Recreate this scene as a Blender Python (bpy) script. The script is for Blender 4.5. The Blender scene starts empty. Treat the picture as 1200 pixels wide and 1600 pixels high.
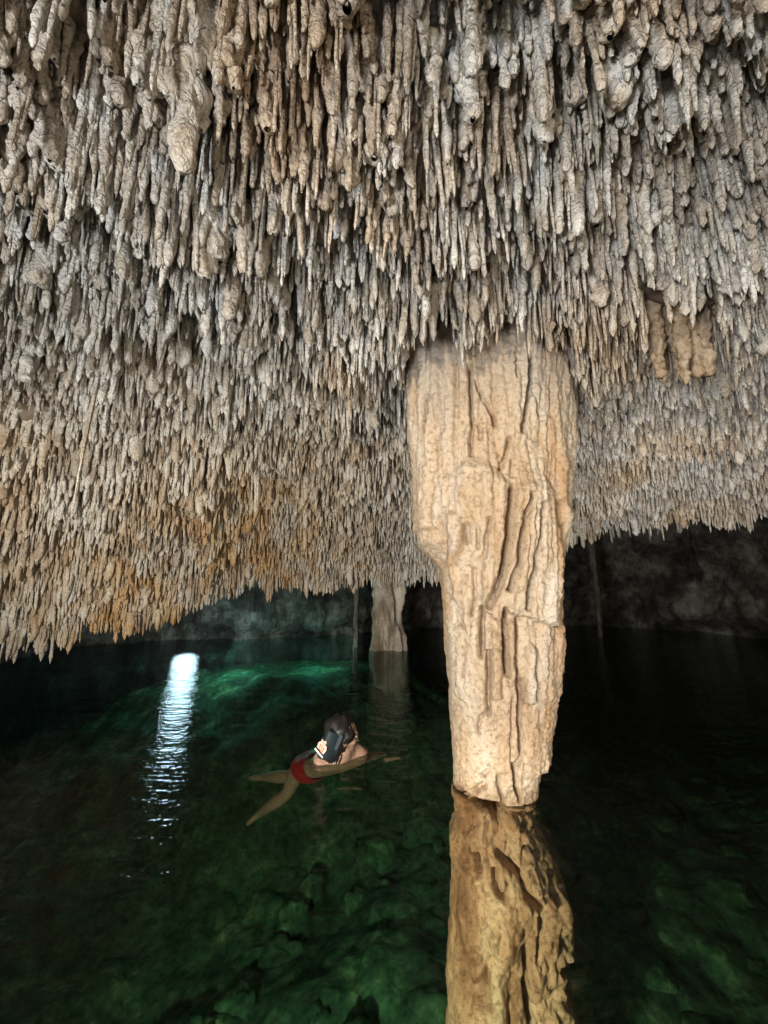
import bpy, bmesh, math, random
import numpy as np
from mathutils import Vector, Matrix

S = bpy.context.scene
COL = S.collection
R = math.radians
PITCH = R(9.42)
CH = 1.2
F = 603.0
CP, SP = math.cos(PITCH), math.sin(PITCH)

# ------------------------------------------------------------------ camera
cd = bpy.data.cameras.new('camera')
cd.sensor_fit = 'VERTICAL'; cd.sensor_height = 36.0; cd.lens = 36.0 * F / 1600.0
cd.clip_start = 0.02; cd.clip_end = 400
cam = bpy.data.objects.new('camera', cd); COL.objects.link(cam)
cam.location = (0, 0, CH); cam.rotation_euler = (R(90) + PITCH, 0, 0)
S.camera = cam

# ------------------------------------------------------------------ world: a little daylight from the cave mouth behind the camera
w = bpy.data.worlds.new('World'); S.world = w; w.use_nodes = True
nt = w.node_tree
sky = nt.nodes.new('ShaderNodeTexSky'); sky.sky_type = 'NISHITA'; sky.sun_disc = False
sky.sun_elevation = R(35); sky.sun_rotation = R(200)
bg = nt.nodes['Background']; bg.inputs['Strength'].default_value = 0.11
nt.links.new(sky.outputs[0], bg.inputs['Color'])

def lamp(name, kind, loc, aim, energy, color, size, cone=90, blend=0.6):
    ld = bpy.data.lights.new(name, kind)
    ld.energy = energy; ld.color = color; ld.shadow_soft_size = size
    if kind == 'SPOT':
        ld.spot_size = R(cone); ld.spot_blend = blend
    o = bpy.data.objects.new(name, ld); COL.objects.link(o)
    o.location = loc
    if aim is not None:
        o.rotation_euler = (Vector(aim) - Vector(loc)).to_track_quat('-Z', 'Y').to_euler()
    return o
# lamps read off the light (key, white, green) and added fills, all out of view
lamp('flood_light_key', 'SPOT', (-1.8, -1.2, 1.70), (0.70, 2.45, 0.85), 470, (1.0, 0.90, 0.77), 0.045, 62, 0.6)
lamp('fill_light_roof', 'SPOT', (-1.1, -1.1, 0.75), (0.0, 3.0, 2.3), 430, (0.93, 0.96, 1.0), 0.22, 125, 0.8)  # added lamp, lifts the near roof that the key leaves dark
lamp('fill_light_side', 'SPOT', (1.7, -0.9, 0.6), (1.2, 3.0, 2.3), 190, (1.0, 0.86, 0.68), 0.22, 125, 0.8)  # added weak fill from the right for the roof
lamp('fill_light_far', 'SPOT', (0.80, 2.98, 0.22), (2.8, 4.4, 1.9), 260, (1.0, 0.96, 0.92), 0.10, 125, 1.0)  # added unseen behind the column to brighten the far right roof
lamp('fill_light_warm', 'SPOT', (-1.7, 0.25, 0.35), (-1.6, 4.6, 1.2), 360, (1.0, 0.90, 0.74), 0.10, 95, 1.0)  # added to carry brightness to the far left roof
lamp('flood_light_white', 'POINT', (-3.2, 6.5, 0.22), None, 26, (0.60, 0.86, 1.0), 0.19)
lamp('pool_light_green', 'POINT', (-2.5, 6.8, -0.08), None, 17, (0.30, 0.95, 0.95), 0.06)
lamp('pool_light_green', 'POINT', (-1.2, 7.1, -0.08), None, 15, (0.30, 0.95, 0.90), 0.06)
lamp('fill_light_bed', 'SPOT', (-0.9, 0.1, -0.20), (0.1, 2.4, -1.75), 420, (0.97, 0.92, 0.70), 0.05, 98, 1.0)  # added underwater, stands for lamplight passing down through the surface
lamp('fill_light_stump', 'SPOT', (-0.45, 0.85, -0.25), (0.70, 2.3, -0.45), 105, (1.0, 0.64, 0.42), 0.04, 62, 0.7)  # added only to brighten the submerged stump
lamp('fill_light_camera', 'SPOT', (-0.12, -0.10, 1.25), (0.1, 2.0, 1.9), 8, (1.0, 0.97, 0.93), 0.02, 140, 1.0)  # added beside the camera, softens black gaps between the stalactites

vs = S.view_settings
vs.view_transform = 'Standard'; vs.look = 'None'; vs.gamma = 1.0; vs.use_curve_mapping = False
vs.exposure = 0.0
S.cycles.use_denoising = True
S.cycles.max_bounces = 8; S.cycles.diffuse_bounces = 3; S.cycles.transparent_max_bounces = 12
S.cycles.sample_clamp_indirect = 4.0
S.cycles.caustics_reflective = False; S.cycles.caustics_refractive = False

# ------------------------------------------------------------------ helpers
def ray(px, py):
    u = (px - 600) / F; v = (800 - py) / F
    return np.array([u, CP - v * SP, SP + v * CP])
def at_y(px, py, Y):
    d = ray(px, py); t = Y / d[1]
    return np.array([d[0] * t, Y, CH + d[2] * t])
def at_z(px, py, Z):
    d = ray(px, py); t = (Z - CH) / d[2]
    return np.array([d[0] * t, d[1] * t, Z])
def project(P):
    P = np.asarray(P, float); x = P[..., 0]; y = P[..., 1]; z = P[..., 2] - CH
    dep = y * CP + z * SP; dep = np.where(dep < 1e-3, 1e-3, dep)
    up = -y * SP + z * CP
    return 600 + F * x / dep, 800 - F * up / dep, dep

_perm = np.random.RandomState(7).permutation(512)
_perm = np.concatenate([_perm, _perm, _perm])
_grad = np.random.RandomState(8).normal(size=(512, 3)); _grad /= np.linalg.norm(_grad, axis=1)[:, None]
def pnoise(P):
    P = np.asarray(P, float)
    i = np.floor(P).astype(np.int64); f = P - i; i &= 511
    u = f * f * f * (f * (f * 6 - 15) + 10)
    out = np.zeros(P.shape[:-1])
    for dx in (0, 1):
        for dy in (0, 1):
            for dz in (0, 1):
                h = _perm[_perm[_perm[(i[..., 0] + dx) & 511] + ((i[..., 1] + dy) & 511)] + ((i[..., 2] + dz) & 511)]
                g = _grad[h]
                d = g[..., 0] * (f[..., 0] - dx) + g[..., 1] * (f[..., 1] - dy) + g[..., 2] * (f[..., 2] - dz)
                wx = u[..., 0] if dx else 1 - u[..., 0]
                wy = u[..., 1] if dy else 1 - u[..., 1]
                wz = u[..., 2] if dz else 1 - u[..., 2]
                out += wx * wy * wz * d
    return out
def fbm(P, octv=4, gain=0.5):
    a = 1.0; s = 0
    P = np.asarray(P, float)
    for k in range(octv):
        s = s + a * pnoise(P * (2.03 ** k) + 17.3 * k); a *= gain
    return s
def sstep(a, b, x):
    t = np.clip((x - a) / (b - a), 0, 1); return t * t * (3 - 2 * t)

def mesh_np(name, V, Q, mat=None, smooth=True):
    """V (n,3), Q (m,4) or (m,3) index array"""
    V = np.ascontiguousarray(V, np.float32); Q = np.ascontiguousarray(Q, np.int32)
    me = bpy.data.meshes.new(name)
    k = Q.shape[1]
    me.vertices.add(len(V)); me.vertices.foreach_set('co', V.ravel())
    me.loops.add(Q.size); me.loops.foreach_set('vertex_index', Q.ravel())
    me.polygons.add(len(Q))
    me.polygons.foreach_set('loop_start', np.arange(0, Q.size, k, dtype=np.int32))
    me.update(calc_edges=True)
    me.polygons.foreach_set('use_smooth', np.full(len(Q), smooth))
    if mat: me.materials.append(mat)
    me.validate()
    return me
def link(name, me, parent=None, **props):
    o = bpy.data.objects.new(name, me); COL.objects.link(o)
    if parent: o.parent = parent
    for k, v in props.items(): o[k] = v
    return o
def grid_quads(n, m, wrap=False):
    """n rows, m columns; wrap joins the last column to the first"""
    i = np.arange(n - 1)[:, None]; mm = m if wrap else m - 1
    j = np.arange(mm)[None, :]; j2 = (j + 1) % m
    a = i * m + j; b = i * m + j2; c = (i + 1) * m + j2; d = (i + 1) * m + j
    return np.stack([a, b, c, d], -1).reshape(-1, 4)

# ------------------------------------------------------------------ materials
class N:
    def __init__(s, name):
        s.m = bpy.data.materials.new(name); s.m.use_nodes = True
        s.t = s.m.node_tree; s.n = s.t.nodes; s.l = s.t.links
        s.b = s.n['Principled BSDF']; s.out = s.n['Material Output']
    def add(s, typ, **kw):
        n = s.n.new(typ)
        for k, v in kw.items():
            if hasattr(n, k): setattr(n, k, v)
        return n
    def link(s, a, b): s.l.new(a, b)
    def pos(s, scale=(1, 1, 1)):
        g = s.add('ShaderNodeNewGeometry'); mp = s.add('ShaderNodeVectorMath', operation='MULTIPLY')
        s.link(g.outputs['Position'], mp.inputs[0]); mp.inputs[1].default_value = scale
        return mp.outputs[0]
    def noise(s, vec, scale, detail=4, rough=0.55):
        n = s.add('ShaderNodeTexNoise'); s.link(vec, n.inputs['Vector'])
        n.inputs['Scale'].default_value = scale; n.inputs['Detail'].default_value = detail
        n.inputs['Roughness'].default_value = rough
        return n.outputs['Fac']
    def ramp(s, fac, stops):
        r = s.add('ShaderNodeValToRGB'); e = r.color_ramp.elements
        while len(e) > 1: e.remove(e[-1])
        e[0].position = stops[0][0]; e[0].color = (*stops[0][1], 1)
        for p, c in stops[1:]:
            x = e.new(p); x.color = (*c, 1)
        s.link(fac, r.inputs[0]); return r.outputs[0]
    def mixc(s, fac, a, b, mode='MIX'):
        m = s.add('ShaderNodeMix', data_type='RGBA', blend_type=mode)
        for sock, v in ((m.inputs[0], fac), (m.inputs[6], a), (m.inputs[7], b)):
            if hasattr(v, 'links') or isinstance(v, bpy.types.NodeSocket): s.link(v, sock)
            elif isinstance(v, (int, float)): sock.default_value = v
            else: sock.default_value = (*v, 1)
        return m.outputs[2]
    def math(s, op, a, b=None):
        m = s.add('ShaderNodeMath', operation=op)
        for sock, v in ((m.inputs[0], a), (m.inputs[1], b)):
            if v is None: continue
            if isinstance(v, (int, float)): sock.default_value = v
            else: s.link(v, sock)
        return m.outputs[0]
    def maprange(s, v, a, b, c=0.0, d=1.0):
        m = s.add('ShaderNodeMapRange'); s.link(v, m.inputs[0])
        for i, x in enumerate((a, b, c, d)): m.inputs[i + 1].default_value = x
        return m.outputs[0]
    def bump(s, h, strength, dist, normal=None):
        b = s.add('ShaderNodeBump'); b.inputs['Strength'].default_value = strength; b.inputs['Distance'].default_value = dist
        s.link(h, b.inputs['Height'])
        if normal: s.link(normal, b.inputs['Normal'])
        return b.outputs[0]
    def finish(s, color, rough, normal=None, spec=0.3):
        if isinstance(color, bpy.types.NodeSocket): s.link(color, s.b.inputs['Base Color'])
        else: s.b.inputs['Base Color'].default_value = (*color, 1)
        if isinstance(rough, bpy.types.NodeSocket): s.link(rough, s.b.inputs['Roughness'])
        else: s.b.inputs['Roughness'].default_value = rough
        s.b.inputs['Specular IOR Level'].default_value = spec
        if normal: s.link(normal, s.b.inputs['Normal'])
        return s.m

def mat_stalactite():
    s = N('stalactite_stone')
    p = s.pos(); pv = s.pos((1, 1, 0.35))
    broad = s.noise(p, 1.3, 3); mid = s.noise(pv, 9.0, 4, 0.6); fine = s.noise(p, 55, 5, 0.65)
    md2 = s.noise(s.pos((1, 1, 0.5)), 3.2, 3, 0.6)
    mid = s.math('ADD', s.math('MULTIPLY', mid, 0.65), s.math('MULTIPLY', md2, 0.35))
    mid = s.maprange(mid, 0.34, 0.66, 0.2, 0.8)
    base = s.ramp(mid, [(0.30, (0.36, 0.31, 0.245)), (0.45, (0.49, 0.445, 0.38)), (0.58, (0.62, 0.59, 0.53)), (0.75, (0.72, 0.705, 0.67))])
    warm = s.ramp(mid, [(0.30, (0.32, 0.18, 0.08)), (0.5, (0.56, 0.36, 0.17)), (0.7, (0.62, 0.50, 0.34))])
    g = s.add('ShaderNodeNewGeometry'); sx = s.add('ShaderNodeSeparateXYZ'); s.link(g.outputs['Position'], sx.inputs[0])
    f = s.maprange(broad, 0.48, 0.66)
    # ochre colour in the far-left part of the roof
    rx = s.maprange(sx.outputs[0], 0.3, -1.4); ry = s.maprange(sx.outputs[1], 2.7, 4.0)
    reg = s.math('MULTIPLY', s.math('MULTIPLY', rx, ry), s.maprange(s.noise(s.pos((1, 1, .5)), 2.2, 3), 0.40, 0.56, 0.25, 1.0))
    col = s.mixc(s.math('MAXIMUM', s.math('MULTIPLY', f, 0.5), reg), base, warm)
    col = s.mixc(1.0, col, s.ramp(fine, [(0.3, (0.62, 0.60, 0.58)), (0.55, (1, 1, 1))]), 'MULTIPLY')
    v = s.add('ShaderNodeTexVoronoi', feature='F1'); s.link(p, v.inputs['Vector']); v.inputs['Scale'].default_value = 48
    wv = s.add('ShaderNodeVectorMath', operation='ADD'); nn = s.add('ShaderNodeTexNoise'); s.link(p, nn.inputs['Vector']); nn.inputs['Scale'].default_value = 30
    ws = s.add('ShaderNodeVectorMath', operation='SCALE'); s.link(nn.outputs['Color'], ws.inputs[0]); ws.inputs['Scale'].default_value = 0.03
    s.link(p, wv.inputs[0]); s.link(ws.outputs[0], wv.inputs[1]); s.link(wv.outputs[0], v.inputs['Vector'])
    hv = s.math('SUBTRACT', 1.0, s.math('POWER', v.outputs['Distance'], 1.6))
    nb = s.bump(hv, 0.6, 0.014)
    v2 = s.add('ShaderNodeTexVoronoi', feature='F1'); s.link(p, v2.inputs['Vector']); v2.inputs['Scale'].default_value = 130
    nb = s.bump(s.math('SUBTRACT', 1.0, v2.outputs['Distance']), 0.6, 0.006, nb)
    nb = s.bump(fine, 0.8, 0.014, nb)
    return s.finish(col, 0.78, nb, 0.35)

def mat_flowstone(name, stops, white=(0.76, 0.70, 0.62), wamt=0.5, dark=0.55, rough=0.7, column_tones=False):
    s = N(name)
    p = s.pos(); pv = s.pos((1, 1, 0.22))
    a = s.noise(pv, 5.5, 5, 0.6); b = s.noise(p, 38, 6, 0.65); c = s.noise(p, 190, 3, 0.6); d = s.noise(pv, 2.6, 4, 0.6)
    col = s.ramp(a, stops)
    col = s.mixc(s.math('MULTIPLY', s.maprange(d, 0.52, 0.62), wamt), col, white)
    if column_tones: col = s.mixc(s.maprange(s.noise(s.pos((1, 1, 0.16)), 4.3, 4, 0.6), 0.53, 0.64, 0.0, 0.7), col, (0.52, 0.31, 0.15))
    col = s.mixc(1.0, col, s.ramp(b, [(0.32, (dark, dark * .95, dark * .88)), (0.5, (1, 1, 1))]), 'MULTIPLY')
    if column_tones:                                          # greyer towards the roof, damp tide mark at the water
        g = s.add('ShaderNodeNewGeometry'); sz = s.add('ShaderNodeSeparateXYZ'); s.link(g.outputs['Position'], sz.inputs[0])
        zz = s.math('ADD', sz.outputs[2], s.math('MULTIPLY', s.math('SUBTRACT', d, 0.5), 0.9))
        col = s.mixc(s.maprange(zz, 2.05, 2.45, 0.0, 0.65), col, (0.42, 0.37, 0.31))
        zt = s.math('ADD', sz.outputs[2], s.math('MULTIPLY', s.math('SUBTRACT', b, 0.5), 0.16))
        col = s.mixc(s.maprange(zt, 0.10, 0.02, 0.0, 0.75), col, (0.30, 0.19, 0.10))
    pits = s.ramp(c, [(0.33, (0.45, 0.36, 0.30)), (0.40, (1, 1, 1))])
    col = s.mixc(1.0, col, pits, 'MULTIPLY')
    nb = s.bump(b, 0.85, 0.018); nb = s.bump(c, 0.7, 0.006, nb)
    return s.finish(col, rough, nb, 0.3)

def mat_plain(name, color, rough=0.6, bump=0.0, scale=80, spec=0.3):
    s = N(name); p = s.pos(); n = s.noise(p, scale, 4)
    c = s.mixc(1.0, color, s.ramp(n, [(0.3, (0.75,) * 3), (0.65, (1.0,) * 3)]), 'MULTIPLY')
    return s.finish(c, rough, s.bump(n, bump, 0.004) if bump else None, spec)

M_STAL = mat_stalactite()
M_COL = mat_flowstone('ochre_flowstone', [(0.28, (0.42, 0.27, 0.15)), (0.42, (0.56, 0.41, 0.265)), (0.56, (0.63, 0.50, 0.355)), (0.72, (0.70, 0.61, 0.49))], column_tones=True)
M_STUMP = mat_flowstone('wet_brown_flowstone', [(0.30, (0.13, 0.060, 0.030)), (0.43, (0.33, 0.175, 0.095)), (0.56, (0.54, 0.335, 0.21)), (0.70, (0.66, 0.47, 0.33))], (0.62, 0.50, 0.34), 0.5, 0.45, 0.5)
M_FAR = mat_flowstone('pale_far_flowstone', [(0.34, (0.12, 0.09, 0.06)), (0.5, (0.32, 0.26, 0.19)), (0.64, (0.52, 0.47, 0.39))])
M_DARKCOL = mat_flowstone('grey_brown_flowstone', [(0.3, (0.04, 0.032, 0.025)), (0.5, (0.09, 0.075, 0.06)), (0.7, (0.16, 0.14, 0.12))], wamt=0.2)

def mat_wall():
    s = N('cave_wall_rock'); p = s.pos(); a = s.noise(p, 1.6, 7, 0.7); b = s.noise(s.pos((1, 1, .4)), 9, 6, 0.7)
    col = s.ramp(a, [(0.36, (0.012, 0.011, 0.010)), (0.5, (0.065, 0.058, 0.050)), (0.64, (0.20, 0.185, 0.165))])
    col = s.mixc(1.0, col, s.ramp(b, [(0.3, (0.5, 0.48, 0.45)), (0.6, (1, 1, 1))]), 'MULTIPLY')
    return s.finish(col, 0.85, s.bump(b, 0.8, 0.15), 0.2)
M_WALL = mat_wall()

def mat_roof():
    s = N('cave_roof_rock'); p = s.pos(); a = s.noise(p, 4, 6, 0.65); b = s.noise(p, 28, 6, 0.7)
    col = s.ramp(a, [(0.3, (0.14, 0.10, 0.07)), (0.55, (0.28, 0.22, 0.16)), (0.75, (0.40, 0.35, 0.29))])
    return s.finish(col, 0.85, s.bump(b, 0.8, 0.04), 0.2)
M_ROOF = mat_roof()

def mat_bed():
    s = N('lake_bed_caustics'); p = s.pos(); a = s.noise(p, 3.0, 8, 0.72); b = s.noise(p, 14, 6, 0.7)
    col = s.ramp(a, [(0.32, (0.014, 0.030, 0.018)), (0.47, (0.035, 0.095, 0.050)), (0.57, (0.07, 0.16, 0.075)), (0.68, (0.24, 0.36, 0.19))])  # lightest patches are caustic streaks of light painted into the bed colour
    col = s.mixc(1.0, col, s.ramp(b, [(0.35, (0.35, 0.35, 0.35)), (0.6, (1, 1, 1))]), 'MULTIPLY')
    return s.finish(col, 0.9, s.bump(b, 0.4, 0.04), 0.1)
M_BED = mat_bed()

def mat_water():
    s = N('pool_water'); s.n.remove(s.b)
    p = s.pos((1.0, 2.6, 1.0))
    n1 = s.noise(p, 3.0, 2, 0.5); n2 = s.noise(p, 11, 3, 0.5)
    h = s.math('ADD', n1, s.math('MULTIPLY', n2, 0.62))
    # rings round the swimmer and the column
    for cx, cy, k in ((-0.33, 2.9, 46.0), (0.62, 2.4, 60.0)):
        dv = s.add('ShaderNodeVectorMath', operation='DISTANCE'); gq = s.add('ShaderNodeNewGeometry'); s.link(gq.outputs['Position'], dv.inputs[0]); dv.inputs[1].default_value = (cx, cy, 0)
        dd = s.math('ADD', dv.outputs['Value'], s.math('MULTIPLY', n1, 0.10))
        ring = s.math('MULTIPLY', s.math('SINE', s.math('MULTIPLY', dd, k)), s.maprange(dd, 0.25, 1.3, 0.10, 0.0))
        h = s.math('ADD', h, ring)
    nb = s.bump(h, 0.285, 0.06)
    fr = s.add('ShaderNodeFresnel'); fr.inputs['IOR'].default_value = 1.20; s.link(nb, fr.inputs['Normal'])
    gl = s.add('ShaderNodeBsdfGlossy'); gl.inputs['Roughness'].default_value = 0.085; gl.inputs['Color'].default_value = (0.85, 0.9, 0.9, 1)
    s.link(nb, gl.inputs['Normal'])
    tr = s.add('ShaderNodeBsdfTransparent'); tr.inputs['Color'].default_value = (0.97, 1.0, 0.98, 1)
    mx = s.add('ShaderNodeMixShader'); s.link(fr.outputs[0], mx.inputs[0]); s.link(tr.outputs[0], mx.inputs[1]); s.link(gl.outputs[0], mx.inputs[2])
    s.link(mx.outputs[0], s.out.inputs['Surface'])
    va = s.add('ShaderNodeVolumeAbsorption'); va.inputs['Density'].default_value = 1.0
    va.inputs['Color'].default_value = (1 - 0.13, 1 - 0.065, 1 - 0.10, 1)
    s.link(va.outputs[0], s.out.inputs['Volume'])
    return s.m
M_WATER = mat_water()

# ------------------------------------------------------------------ roof shape
# where the rim of the stalactite roof is seen in the photograph, with its distance
RIM = [(0, 1040, 3.6), (200, 1010, 4.2), (325, 975, 4.7), (348, 950, 5.0), (400, 932, 5.3), (500, 946, 5.5), (640, 926, 5.7), (890, 873, 5.4), (1000, 846, 5.0), (1200, 828, 4.4)]
_r = np.array([at_y(*q) for q in RIM])
_s = np.concatenate([[-1.5, -1.25], _r[:, 0] / _r[:, 1], [1.3, 1.7]])
_ye = np.concatenate([[2.6, 3.0], _r[:, 1], [3.9, 3.4]])
_ze = np.concatenate([[.25, .30], _r[:, 2], [1.72, 1.72]])
ZTOP = 2.50
def roof_params(x, y):
    yy = np.maximum(y, 0.02); s = np.clip(x / yy, -1.5, 1.7)
    return np.interp(s, _s, _ye), np.interp(s, _s, _ze)
def waves(x, y):
    P = np.stack([x, y, np.full_like(x, 3.7)], -1)
    return 0.22 * pnoise(P * 0.75 + 4.1) + 0.30 * pnoise(P * 1.6 + 9.2) + 0.16 * pnoise(P * 3.6)
def tip_z(x, y):
    """height of the general tip surface of the stalactites"""
    ye, ze = roof_params(x, y)
    t = np.clip(np.maximum(y, 0) / ye, 0, 1)
    z = ze + (ZTOP - ze) * (1 - t ** 3.0) ** 0.7
    return z + waves(x, y) * (1 - 0.5 * t ** 4)
HANG = 0.26
def roof_z(x, y):
    ye, ze = roof_params(x, y)
    z = tip_z(x, y) + HANG
    over = np.clip((y - ye) / 1.0, 0, 1)
    back = 2.6 + 0.25 * pnoise(np.stack([x * .5, y * .5, x * 0 + 1.5], -1))
    return z + (back - z) * sstep(0, 1, over)

xs = np.concatenate([np.linspace(-9, -5, 20)[:-1], np.linspace(-5, 6, 190), np.linspace(6, 10, 20)[1:]])
ys = np.concatenate([np.linspace(-2.6, -0.5, 20)[:-1], np.linspace(-0.5, 7, 190), np.linspace(7, 16, 40)[1:]])
X, Y = np.meshgrid(xs, ys)
Z = roof_z(X, Y)
P = np.stack([X, Y, Z], -1)
Z = Z + 0.05 * fbm(P * 5, 3) + 0.035 * np.abs(fbm(P * 11, 2))
roof = link('cave_ceiling', mesh_np('cave_ceiling', np.stack([X, Y, Z], -1).reshape(-1, 3), grid_quads(len(ys), len(xs)), M_ROOF), kind='structure')

# cave wall ring
def wall_pts():
    ctrl = [(-5.4, -3.2), (-5.2, -1), (-5.0, 2), (-5.3, 4.5), (-5.2, 6.5), (-4.2, 7.6), (-2.2, 7.7), (-.5, 8.4), (1.5, 9.4), (3.6, 9.9), (5.6, 9.7), (7.2, 8.2), (7.6, 5.6), (7.2, 3), (6.6, 0), (6.2, -3.2)]
    c = np.array(ctrl, float); n = len(c); t = np.linspace(0, n - 1, 420)
    return np.stack([np.interp(t, np.arange(n), c[:, 0]), np.interp(t, np.arange(n), c[:, 1])], -1)
wp = wall_pts()
k = np.ones(17) / 17
wp = np.stack([np.convolve(np.pad(wp[:, i], 8, mode='edge'), k, 'valid') for i in (0, 1)], -1)
tg = np.gradient(wp, axis=0); nm = np.stack([tg[:, 1], -tg[:, 0]], -1); nm /= np.linalg.norm(nm, axis=1)[:, None]
hz = np.linspace(-3.2, 4.2, 66)
W = np.zeros((len(hz), len(wp), 3))
W[..., :2] = wp[None]; W[..., 2] = hz[:, None]
d = 0.5 * fbm(W * np.array([.7, .7, 1.3]), 4) + 0.42 * np.abs(fbm(W * np.array([3.2, 3.2, .9]), 4)) + .20 * np.abs(pnoise(W * np.array([.8, .8, 3.2]) + 5)) + .07 * fbm(W * np.array([8, 8, 4]), 3)
lean = 0.22 * np.clip(W[..., 2], 0, 5) ** 1.3 - 0.25 * sstep(0.3, 0, np.abs(W[..., 2] - 0.05))
W[..., :2] += nm[None] * (d + lean)[..., None]
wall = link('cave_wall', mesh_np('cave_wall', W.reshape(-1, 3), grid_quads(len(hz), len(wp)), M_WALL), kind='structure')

# lake bed
xs = np.concatenate([np.linspace(-9, -4.5, 20)[:-1], np.linspace(-4.5, 5, 170), np.linspace(5, 10, 20)[1:]])
ys = np.concatenate([np.linspace(-4, 0, 16)[:-1], np.linspace(0, 8, 160), np.linspace(8, 13, 20)[1:]])
X, Y = np.meshgrid(xs, ys)
P = np.stack([X, Y, 0 * X + .4], -1)
Z = -1.75 + 0.5 * fbm(P * 0.45, 3) + 0.22 * np.abs(fbm(P * 1.5, 4)) + 0.05 * fbm(P * 5, 3)
Lg = sstep(1.6, .35, np.hypot((X + 1.7) / 3.3, (Y - 7.5) / 2.0) + .25 * fbm(P * 1.3, 3))  # raised ledge added so that the green lamps' glow shows
Z = Z + (-.42 + .09 * fbm(P * 2.5, 4) - Z) * Lg
link('lake_bed', mesh_np('lake_bed', np.stack([X, Y, Z], -1).reshape(-1, 3), grid_quads(len(ys), len(xs)), M_BED), kind='structure')

# water: a closed box so that the light is absorbed along its path
bm = bmesh.new(); bmesh.ops.create_cube(bm, size=1)
for v in bm.verts: v.co = Vector((v.co.x * 50, 10 + v.co.y * 50, -2.0 + v.co.z * 4.0))
me = bpy.data.meshes.new('water'); bm.to_mesh(me); bm.free(); me.materials.append(M_WATER)
link('water', me, kind='structure')

# ------------------------------------------------------------------ stalactite shapes
def stal_tube(rng, nseg, nring, aspect, lump, flare=0.7, tip=0.30, off=(0, 0), zr=(0, 1), rad=1.0):
    s = np.linspace(0, 1, nring) ** 0.9
    r = (1 - (1 - tip) * s)
    r = r * (1 + 0.16 * np.sin(s * rng.uniform(7, 14) + rng.uniform(0, 6)) + 0.10 * np.sin(s * rng.uniform(18, 30) + rng.uniform(0, 6)))
    r = r + flare * np.exp(-s / 0.07)
    cap = 1 - 0.09; q = np.clip((s - cap) / (1 - cap), 0, 1)
    r = r * np.sqrt(np.clip(1 - q ** 2, 0.0, 1)) ; r[-1] = 0.02
    r *= rad
    th = np.linspace(0, 2 * np.pi, nseg, endpoint=False)
    b1, b2 = rng.normal(0, .16, 2); b3, b4 = rng.uniform(0, 6, 2)
    cx = off[0] + b1 * s + 0.12 * np.sin(s * 5 + b3) * s; cy = off[1] + b2 * s + 0.12 * np.sin(s * 5 + b4) * s
    zz = -(zr[0] + (zr[1] - zr[0]) * s) * aspect
    ring = np.stack([np.cos(th)[None] * r[:, None], np.sin(th)[None] * r[:, None], np.broadcast_to(zz[:, None], (nring, nseg))], -1)
    V = ring.reshape(-1, 3)
    n = ring.copy(); n[..., 2] = 0; n = n.reshape(-1, 3); n /= np.maximum(np.linalg.norm(n, axis=1)[:, None], 1e-4)
    o = rng.uniform(0, 60, 3)
    d = lump * (0.55 * pnoise(V * 1.1 + o) + 0.62 * (np.abs(pnoise(V * 1.7 + o)) - .2) + 0.45 * (np.abs(pnoise(V * 3.3 + o + 9)) - .2))
    V = V + n * (d * rad)[:, None]
    V[:, 2] += 0.25 * lump * pnoise(V * 1.7 + o + 5) * (V[:, 2] < -0.3)
    V = V.reshape(nring, nseg, 3); V[..., 0] += cx[:, None]; V[..., 1] += cy[:, None]
    return V.reshape(-1, 3), grid_quads(nring, nseg, True)
def cluster(rng, nseg, nring, aspect, lump, n):
    Vs, Qs, c = [], [], 0
    for i in range(n):
        a = rng.uniform(0, 6.28); rr = 0 if i == 0 else rng.uniform(0.6, 1.25)
        L = 1.0 if i == 0 else rng.uniform(0.45, 0.92)
        V, Q = stal_tube(rng, nseg, nring, aspect, lump, 0.9, rng.uniform(.28, .5), (rr * math.cos(a), rr * math.sin(a)), (0, L), 0.85 if i == 0 else rng.uniform(.5, .75))
        Vs.append(V); Qs.append(Q + c); c += len(V)
    return np.concatenate(Vs), np.concatenate(Qs)

def variants(seed, nseg, nring, spec, blunt=0.0):
    rng = np.random.RandomState(seed); out = []
    for typ, cnt in spec:
        for i in range(cnt):
            if typ == 'club': out.append((typ, *stal_tube(rng, nseg, nring, rng.uniform(3.2, 5.0), 0.85, .6, rng.uniform(.45, .7))))
            elif typ == 'finger': out.append((typ, *stal_tube(rng, nseg, nring, rng.uniform(5.5, 8.5), 0.55, .8, rng.uniform(.3, .45) + blunt)))
            elif typ == 'straw': out.append((typ, *stal_tube(rng, nseg, nring, rng.uniform(9, 13), 0.35, 1.2, rng.uniform(.3, .5) + blunt)))
            else: out.append((typ, *cluster(rng, nseg, nring, rng.uniform(3.8, 6.0), 0.75, rng.randint(3, 6))))
    return out

# ---- positions
rng = np.random.RandomState(11)
NC = 230000
px_ = rng.uniform(-5.2, 6.4, NC); py_ = 0.12 + 5.8 * rng.uniform(0, 1, NC) ** 0.9
ye, ze = roof_params(px_, py_)
keep = (py_ < ye + 0.05)
keep &= ~(((px_ - 0.68) / 0.50) ** 2 + ((py_ - 2.58) / 0.34) ** 2 < 1)       # the column stands here
tz = tip_z(px_, py_)
qx, qy, dep = project(np.stack([px_, py_, tz], -1))
keep &= (qx > -170) & (qx < 1370) & (qy > -220) & (qy < 1120)
keep &= ~((qx > 632) & (qx < 896) & (qy > 546 + 14 * np.sin(qx / 19.0)) & (py_ < 2.4))          # the column's top shows here
keep &= ~((qx > 1012) & (qx < 1130) & (qy > 500) & (qy < 665) & (py_ < 1.96))       # the broad drapery hangs here
px_, py_, tz, qx, qy, dep = [a[keep] for a in (px_, py_, tz, qx, qy, dep)]
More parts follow.
